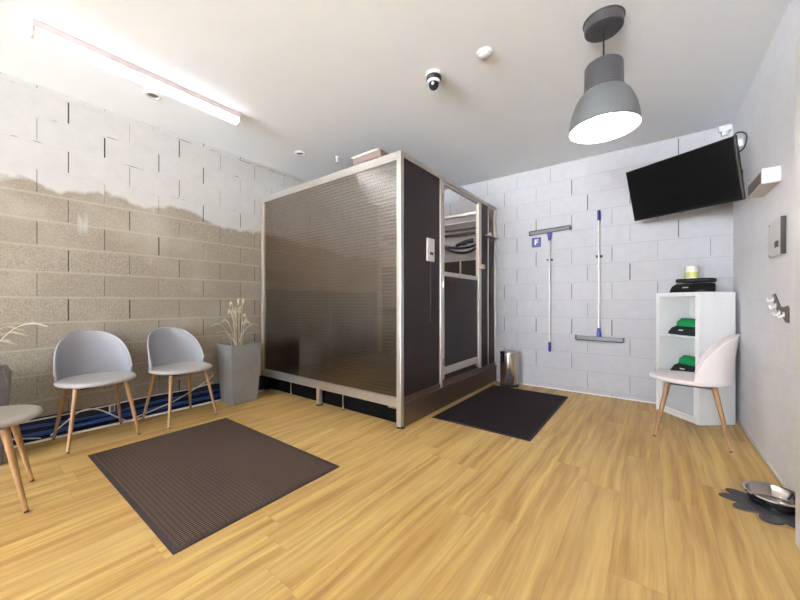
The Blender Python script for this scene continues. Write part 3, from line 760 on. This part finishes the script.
def back_mesh():
    b = bmesh.new(); NP, NTT = 48, 12; th = 0.016
    def layer(off):
        g = []
        for i in range(NP + 1):
            phi = -PM + 2 * PM * i / NP; row = []
            for j in range(NTT + 1):
                p = back_pt(phi, j / NTT)
                inw = Vector((-math.sin(phi), math.cos(phi), 0.05))
                e = 1 - 0.75 * max(0, (j / NTT - 0.86) / 0.14) ** 2
                row.append(b.verts.new(p + inw * (off * e)))
            g.append(row)
        return g
    A, B = layer(0.0), layer(th)
    for i in range(NP):
        for j in range(NTT):
            b.faces.new((A[i][j], A[i][j + 1], A[i + 1][j + 1], A[i + 1][j])); b.faces.new((B[i][j], B[i + 1][j], B[i + 1][j + 1], B[i][j + 1]))
        b.faces.new((A[i][NTT], B[i][NTT], B[i + 1][NTT], A[i + 1][NTT])); b.faces.new((A[i][0], A[i + 1][0], B[i + 1][0], B[i][0]))
    bmesh.ops.remove_doubles(b, verts=b.verts[:], dist=0.0004)
    return b
def edge_rim_mesh():
    b = bmesh.new()
    pts = [back_pt(-PM + 2 * PM * i / 60, 1.0) + Vector((-math.sin(-PM + 2 * PM * i / 60), math.cos(-PM + 2 * PM * i / 60), 0)) * 0.004 for i in range(1, 60)]
    tube(b, pts, 0.006, 8, smooth=False); return b
def make_chair(label, seat_m, back_m, rim_m, loc, rz, group=None):
    t = thing('dining_chair', label, 'chair', loc, rz, group)
    obj('seat', seat_mesh(), seat_m, t, 60)
    bk = obj('backrest', back_mesh(), back_m, t, 60)
    obj('edge_rim', edge_rim_mesh(), rim_m, bk, 60)  # paler rim on the grey chairs stands in for light on the edge
    b = bmesh.new()
    bx(b, -0.15, 0.15, 0.105, 0.135, 0.404, 0.422, 0.003); bx(b, -0.15, 0.15, -0.135, -0.105, 0.404, 0.422, 0.003)
    for s in (-1, 1): bx(b, s * 0.135 - 0.015, s * 0.135 + 0.015, -0.12, 0.12, 0.404, 0.421, 0.003)
    obj('underframe', b, 'black', t)
    for sx, sy in ((-1, 1), (1, 1), (-1, -1), (1, -1)):
        top = Vector((sx * 0.142, sy * 0.128 + (0.005 if sy > 0 else 0), 0.415)); bot = Vector((sx * 0.200, sy * 0.208, 0.006))
        b = bmesh.new(); tube(b, [top + (bot - top) * f for f in (0, 0.15, 0.4, 0.7, 1.0)], lambda f: 0.0175 - 0.0085 * f, 16, smooth=False)
        l = obj('leg', b, 'oak', t, 50)
        b = bmesh.new(); dr = (bot - top).normalized(); tube(b, [bot - dr * 0.006, bot + dr * 0.003], 0.0098, 14, smooth=False)
        for v in b.verts: v.co.z = max(v.co.z, 0.0004)
        obj('foot_cap', b, 'black', l, 40)
    return t
G = 'scandinavian style chairs with oak legs'
ch = make_chair('grey upholstered chair against the bare block wall, further from the smoked cabin', 'fab_seat', 'fab_grey', 'fab_seat', (-3.375, 0.648, 0), math.radians(-88), G)
copy_thing(ch, (-3.352, 1.205, 0), math.radians(-82), 'grey upholstered chair against the block wall, beside the planter next to the cabin', G)
make_chair('stone-coloured chair cut off by the left edge, only seat and legs visible', 'fab_stone', 'fab_stone', 'fab_stone', (-2.668, 0.030, 0), math.radians(-8), G)
make_chair('white upholstered chair in front of the white shelf unit', 'fab_white', 'fab_white', 'fab_white', (0.246, 3.395, 0), math.radians(85), G)

# ------------------------------------------------------------------ shelf unit, devices
SL = (0.322, 3.725, 0.0)
th = math.radians(50)
# local x runs along the front (to the left in the photo), local y goes back
rotS = math.atan2(math.sin(th), -math.cos(th))
SR = Matrix(((-math.cos(th), math.sin(th), 0), (math.sin(th), math.cos(th), 0), (0, 0, 1)))
SWd, SDp, SH = 0.44, 0.32, 1.115
sh = thing('shelf_unit', 'tall white open shelf unit standing in the right back corner', 'shelf', SL)
def sp(bm):
    bm.transform(SR.to_4x4()); return bm
tk = 0.036
for x in (0, SWd - tk): obj('side_panel', sp(box(x, x + tk, 0, SDp, 0.0, SH - tk, 0.001)), 'white', sh)
obj('top_panel', sp(box(0, SWd, 0, SDp, SH - tk, SH, 0.0015)), 'white', sh)
obj('bottom_panel', sp(box(tk, SWd - tk, 0, SDp, 0, tk, 0.001)), 'white', sh)
SZ = (0.385, 0.732)
for z in SZ: obj('shelf_board', sp(box(tk, SWd - tk, 0.004, SDp - 0.006, z - 0.018, z, 0.001)), 'white', sh)
def at(x, y, z): return SR @ Vector((x, y, z)) + Vector(SL)
obj('back_panel', sp(box(tk, SWd - tk, SDp - 0.006, SDp, tk, SH - tk)), 'white', sh)
# translucent bin in the lowest compartment
loc = at(SWd / 2, 0.0, tk + 0.001)
t = thing('storage_box', 'translucent white plastic box in the lowest compartment of the shelf', 'box', loc)
bw = SWd / 2 - tk - 0.004
b = bmesh.new()
bx(b, -bw, bw, 0.012, 0.018, 0, 0.318); bx(b, -bw, -bw + 0.004, 0.018, 0.27, 0, 0.318); bx(b, bw - 0.004, bw, 0.018, 0.27, 0, 0.318)
bx(b, -bw, bw, 0.27, 0.274, 0, 0.318); bx(b, -bw + 0.004, bw - 0.004, 0.018, 0.27, 0, 0.004)
obj('body', sp(b), 'frost', t)
b = bmesh.new(); bx(b, -bw, bw, 0.008, 0.012, 0, 0.02, 0.001); bx(b, -bw, bw, 0.008, 0.012, 0.298, 0.318, 0.001)
bx(b, -bw, -bw + 0.02, 0.008, 0.012, 0.02, 0.298, 0.001); bx(b, bw - 0.02, bw, 0.008, 0.012, 0.02, 0.298, 0.001); obj('rim', sp(b), 'white', t)
b = bmesh.new(); lathe(b, [(0, 0), (0.014, 0), (0.014, 0.006), (0, 0.008)], (0.10, 0.010, 0.262), 20, '-Y'); obj('finger_hole', sp(b), 'black', t, 40)

def pouch(loc, rz, L, D, Hb, label, green=True, group=None):
    """A soft zipped pouch with a lighter tag: low in front, higher at the back, lid folded over."""
    t = thing('storage_pouch', label, 'pouch', loc, rz, group)
    prof = [(-D / 2, 0.0), (D / 2, 0.0), (D / 2, Hb * 0.95), (D * 0.05, Hb), (-D * 0.30, Hb * 0.72), (-D / 2, Hb * 0.22)]
    b = bmesh.new(); tmp = bmesh.new()
    prism(tmp, prof, L, Matrix(((0, 0, 1, -L / 2), (1, 0, 0, 0), (0, 1, 0, 0), (0, 0, 0, 1))))
    bmesh.ops.bevel(tmp, geom=tmp.edges[:], offset=0.011, segments=3, affect='EDGES', profile=0.5)
    for v in tmp.verts:
        v.co.y *= 1 - 0.16 * abs(v.co.x / (L / 2)) ** 3; v.co.z = max(0, v.co.z * (1 - 0.10 * (v.co.x / (L / 2)) ** 2))
    merge(b, tmp); obj('body', b, 'black_soft', t, 60)
    if green:
        lp = [(-D * 0.18, Hb * 0.80), (D * 0.44, Hb * 0.99), (D * 0.46, Hb * 1.50), (D * 0.08, Hb * 1.62), (-D * 0.14, Hb * 1.30)]
        b = bmesh.new(); tmp = bmesh.new(); l2 = L * 0.80
        prism(tmp, lp, l2, Matrix(((0, 0, 1, -l2 / 2), (1, 0, 0, 0), (0, 1, 0, 0), (0, 0, 0, 1))))
        bmesh.ops.bevel(tmp, geom=tmp.edges[:], offset=0.010, segments=3, affect='EDGES', profile=0.5)
        merge(b, tmp); obj('flap', b, 'green', t, 60, label='green flap')
    sl = math.atan2(Hb * 0.5, D * 0.2)
    b = bmesh.new(); bx(b, -0.022, 0.022, -0.006, 0.006, 0, 0.0022, 0.0005)
    b.transform(Matrix.Translation((-L * 0.04, -D * 0.40, Hb * 0.475)) @ Matrix.Rotation(sl, 4, 'X')); obj('tag', b, 'white_plastic', t)
    return t
base_rz = math.atan2(SR[1][0], SR[0][0]) + PI       # local +x towards the right of the photo, local -y towards the viewer
p1 = at(0.205, 0.125, SZ[1] + 0.0005); p2 = at(0.192, 0.125, SZ[0] + 0.0005)
pouch(p1, base_rz, 0.29, 0.21, 0.092, 'black pouch with a green flap on the upper shelf board', True, 'pouches on the shelf unit')
pouch(p2, base_rz, 0.265, 0.21, 0.096, 'black pouch with a green flap on the lower board, just above the chair seat', True, 'pouches on the shelf unit')
p3 = at(0.205, 0.135, SH + 0.0005)
pouch(p3, base_rz + 0.35, 0.27, 0.20, 0.090, 'black pouch lying directly on top of the shelf unit', False, 'pouches on the shelf unit')
# flatter black pouch on top of it
t = thing('storage_pouch', 'flat black folded pouch on top of the other black pouch', 'pouch', at(0.190, 0.155, SH + 0.0885), base_rz + 0.35, 'pouches on the shelf unit')
tmp = bmesh.new(); bmesh.ops.create_cube(tmp, size=1)
for v in tmp.verts: v.co = Vector((v.co.x * 0.24, v.co.y * 0.16, (v.co.z + 0.5) * 0.036))
bmesh.ops.bevel(tmp, geom=tmp.edges[:], offset=0.015, segments=4, affect='EDGES', profile=0.5); b = bmesh.new(); merge(b, tmp); obj('body', b, 'black_soft', t, 60)
b = bmesh.new(); tube(b, [(-0.11, -0.083, 0.012), (0, -0.087, 0.010), (0.11, -0.083, 0.012), (0.126, -0.05, 0.012), (0.128, 0.04, 0.012)], 0.008, 8); obj('strap', b, 'black', t, 60)
loc = at(0.245, 0.170, SH + 0.1250)
t = thing('plastic_jar', 'cream jar with a yellow-green label on the black pouches', 'jar', loc)
b = bmesh.new(); lathe(b, [(0, 0), (0.044, 0), (0.048, 0.005), (0.049, 0.085), (0.046, 0.092), (0, 0.092)], n=36); obj('body', b, 'cream', t, 40)
b = bmesh.new(); lathe(b, [(0.0495, 0.012), (0.0498, 0.014), (0.0498, 0.058), (0.0495, 0.060)], n=36); obj('label_band', b, 'label_yellow', t, 40)
b = bmesh.new(); lathe(b, [(0, 0.092), (0.049, 0.092), (0.050, 0.096), (0.050, 0.112), (0.046, 0.116), (0, 0.116)], n=36); obj('lid', b, 'cream', t, 40)

# ------------------------------------------------------------------ planters with dried grass
def planter(loc, label, mat, seed, stems):
    t = thing('potted_grass', label, 'plant', loc)
    tmp = bmesh.new(); Hp = 0.598; b0, b1 = 0.128, 0.163; wl = 0.014
    def ring(h, z): return [tmp.verts.new((sx * h, sy * h, z)) for sx, sy in ((-1, -1), (1, -1), (1, 1), (-1, 1))]
    R = [ring(b0, 0.0), ring(b1, Hp), ring(b1 - wl, Hp), ring(b1 - wl - 0.004, Hp - 0.07)]
    tmp.faces.new(R[0][::-1]); tmp.faces.new(R[-1])
    for A, B in zip(R[:-1], R[1:]):
        for i in range(4): tmp.faces.new((A[i], A[(i + 1) % 4], B[(i + 1) % 4], B[i]))
    bmesh.ops.bevel(tmp, geom=[e for e in tmp.edges], offset=0.004, segments=2, affect='EDGES')
    b = bmesh.new(); merge(b, tmp); obj('pot', b, mat, t)
    b = bmesh.new(); N = 10; hs = b1 - wl - 0.008; g = []
    r = random.Random(seed)
    for i in range(N + 1): g.append([b.verts.new((-hs + 2 * hs * i / N, -hs + 2 * hs * j / N, Hp - 0.045 + r.uniform(-0.006, 0.010))) for j in range(N + 1)])
    for i in range(N):
        for j in range(N): b.faces.new((g[i][j], g[i + 1][j], g[i + 1][j + 1], g[i][j + 1]))
    obj('soil', b, 'soil', t, 60)
    for (x, y, tx, ty, h, plume, kind) in stems:
        z0 = Hp - 0.06
        p0 = Vector((x, y, z0)); p1 = Vector((x + tx * 0.15, y + ty * 0.15, z0 + h * 0.45)); p2 = Vector((x + tx * 0.5, y + ty * 0.5, z0 + h * 0.88)); p3 = Vector((x + tx * 0.82, y + ty * 0.82, z0 + h)); p4 = Vector((x + tx * 1.12, y + ty * 1.12, z0 + h * 0.93))
        P = smooth_path([p0, p1, p2, p3, p4], 7)
        b = bmesh.new(); tube(b, P, lambda f: 0.0032 - 0.002 * f, 6, smooth=False)
        st = obj('stem', b, kind, t, 60)
        if plume:
            b = bmesh.new(); n0 = int(len(P) * (1 - plume))
            seg = P[n0:]
            tube(b, seg, lambda f: 0.0015 + (0.0035 if kind == 'straw_pale' else 0.0085) * math.sin(PI * min(1, f * 1.02 + 0.02)) ** 0.7, 7, smooth=False)
            for q in range(46):
                f = r.random(); i = min(int(f * (len(seg) - 1)), len(seg) - 2)
                p = seg[i].lerp(seg[i + 1], r.random()); d = (seg[i + 1] - seg[i]).normalized()
                s = Vector((r.uniform(-1, 1), r.uniform(-1, 1), r.uniform(-1, 1))); s = (s - d * s.dot(d)).normalized()
                tip = p + d * r.uniform(0.018, 0.034) + s * r.uniform(0.008, 0.016) * math.sin(PI * max(0.12, f))
                w = d.cross(s) * 0.0016
                v = [b.verts.new(c) for c in (p - w, p + w, tip + w * 0.2, tip - w * 0.2)]; b.faces.new(v)
            obj('plume', b, 'straw_pale' if kind == 'straw_pale' else 'straw', st, 80)
    return t
r = random.Random(11); st = []
for i in range(19):
    a = r.uniform(0, 2 * PI); q = r.uniform(0.01, 0.06)
    tx, ty = (math.cos(a) * r.uniform(0.04, 0.12) + 0.01, math.sin(a) * r.uniform(0.05, 0.15) - 0.05)
    st.append((math.cos(a) * q - 0.02, math.sin(a) * q - 0.02, tx, ty, r.uniform(0.26, 0.52), r.choice((0.4, 0.5, 0.6)), r.choice(('straw', 'stalk', 'straw'))))
for (tx, ty, h) in ((0.05, -0.16, 0.14), (0.10, 0.16, 0.26), (0.02, -0.20, 0.20)): st.append((0.02, -0.03, tx, ty, h, 0, 'straw_pale'))
planter((-3.452, 1.788, 0), 'tall grey concrete planter with dried grass beside the smoked cabin', 'concrete', 3, st)
r = random.Random(5); st = []
for (tx, ty, h) in ((-0.04, 0.17, 0.33), (-0.02, 0.27, 0.345), (0.02, 0.12, 0.24), (-0.06, 0.12, 0.30), (0.05, 0.05, 0.30), (-0.05, -0.14, 0.33), (0.06, -0.12, 0.28), (0.0, 0.20, 0.29)):
    st.append((r.uniform(-0.04, 0.04), r.uniform(-0.04, 0.04), tx, ty, h, 0.42 if ty > 0.2 else 0.3, 'straw_pale' if ty > 0.2 else 'straw'))
planter((-3.395, 0.052, 0), 'tall taupe planter with pale dried grass at the left edge', 'concrete_dark', 9, st)

# ------------------------------------------------------------------ cables and hoses along the wall foot
zf = 0.0
def run(name, pts, r_, mat, label, cat, grp=None):
    b = bmesh.new(); tube(b, pts, r_, 8, 8); c = pts[len(pts) // 2]
    return based(b, name, mat, label, cat, c, 60, grp)
run('hose', [(-3.650, -0.6, 0.045), (-3.652, 0.2, 0.05), (-3.650, 0.5, 0.042), (-3.654, 0.9, 0.05), (-3.650, 1.4, 0.045), (-3.652, 2.0, 0.05)], 0.016, 'bluehose', 'thick blue hose lying along the foot of the block wall', 'hose')
run('hose', [(-3.658, -0.6, 0.105), (-3.659, 0.15, 0.112), (-3.658, 0.45, 0.10), (-3.659, 0.75, 0.085), (-3.658, 1.2, 0.11), (-3.659, 1.9, 0.10)], 0.011, 'bluehose', 'thinner blue hose running above the thick one along the block wall', 'hose')
CG = 'white cables along the block wall'
run('cable', [(-3.656, -0.5, 0.146), (-3.658, 0.2, 0.15), (-3.656, 0.7, 0.155), (-3.658, 1.05, 0.170), (-3.656, 1.4, 0.165), (-3.658, 1.62, 0.19)], 0.0055, 'white_cable', 'topmost white cable, running nearly straight along the block wall', 'cable', CG)
run('cable', [(-3.614, 0.43, 0.022), (-3.618, 0.50, 0.09), (-3.622, 0.60, 0.165), (-3.622, 0.70, 0.150), (-3.607, 0.82, 0.06), (-3.597, 0.90, 0.006), (-3.587, 1.05, 0.006)], 0.0055, 'white_cable', 'white cable arching up under the grey chair further from the cabin', 'cable', CG)
run('cable', [(-3.612, 0.95, 0.02), (-3.622, 1.10, 0.05), (-3.622, 1.25, 0.09), (-3.632, 1.42, 0.16), (-3.648, 1.58, 0.24), (-3.664, 1.62, 0.27)], 0.0055, 'white_cable', 'white cable climbing the wall behind the chair next to the planter', 'cable', CG)
run('cable', [(-3.622, -0.55, 0.02), (-3.620, -0.25, 0.05), (-3.622, 0.0, 0.03), (-3.620, 0.20, 0.06), (-3.622, 0.38, 0.02)], 0.005, 'white_cable', 'white cable lying low beside the left planter', 'cable', CG)
t = thing('wall_socket', 'small white cable junction on the navy strip behind the chairs', 'socket', (XL + 0.006, 0.80, 0.125))
obj('plate', box(0, 0.012, -0.02, 0.02, -0.034, 0.034, 0.003), 'white_plastic', t)
obj('cover', box(0.012, 0.018, -0.012, 0.012, -0.024, 0.024, 0.002), 'grey_plastic', t)

# ------------------------------------------------------------------ paw mat and bowl
PC = Vector((0.508, 2.455, 0))
toes = [(-0.165, 0.075, 20), (-0.215, 0.0, 8), (-0.190, -0.075, -14), (-0.120, -0.130, -35)]
b = bmesh.new()
def blob(cx, cy, rx, ry, rot, z1, n=28):
    prof = []
    R = Matrix.Rotation(rot, 2)
    tmp = bmesh.new()
    lo, hi, tp = [], [], []
    for i in range(n):
        a = 2 * PI * i / n
        p = Vector((math.cos(a) * rx, math.sin(a) * ry)); q = R @ p; q2 = R @ (p * 0.96)
        lo.append(tmp.verts.new((cx + q.x, cy + q.y, 0.0005))); hi.append(tmp.verts.new((cx + q.x, cy + q.y, z1 * 0.7))); tp.append(tmp.verts.new((cx + q2.x, cy + q2.y, z1)))
    tmp.faces.new(lo[::-1]); tmp.faces.new(tp)
    for A, B in ((lo, hi), (hi, tp)):
        for i in range(n): tmp.faces.new((A[i], A[(i + 1) % n], B[(i + 1) % n], B[i]))
    merge(b, tmp)
blob(0, 0, 0.125, 0.135, 0, 0.007)
blob(-0.115, 0.055, 0.075, 0.038, math.radians(-32), 0.0066); blob(-0.135, 0.0, 0.085, 0.040, math.radians(2), 0.0064)
blob(-0.105, -0.065, 0.085, 0.042, math.radians(32), 0.0062); blob(-0.04, -0.11, 0.080, 0.045, math.radians(62), 0.0068); blob(0.05, -0.07, 0.09, 0.10, 0.3, 0.0069)
o = obj('paw_mat', b, 'pawmat'); o.location = PC; tag(o, 'charcoal paw-shaped rubber mat on the floor by the door', 'mat')
t = thing('dog_bowl', 'shiny stainless steel dog bowl on the paw-shaped mat', 'bowl', (PC.x - 0.012, PC.y + 0.03, 0.0072))
b = bmesh.new(); lathe(b, [(0, 0.004), (0.082, 0.002), (0.088, 0.006), (0.104, 0.050), (0.113, 0.056), (0.117, 0.052), (0.118, 0.054), (0.113, 0.060), (0.101, 0.056), (0.086, 0.014), (0.075, 0.008), (0, 0.008)], n=56); obj('dish', b, 'steel', t, 50)
b = bmesh.new(); lathe(b, [(0.076, 0.0), (0.090, 0.0), (0.090, 0.007), (0.076, 0.007), (0.076, 0.0)], n=48); obj('rubber_ring', b, 'black', t, 40)
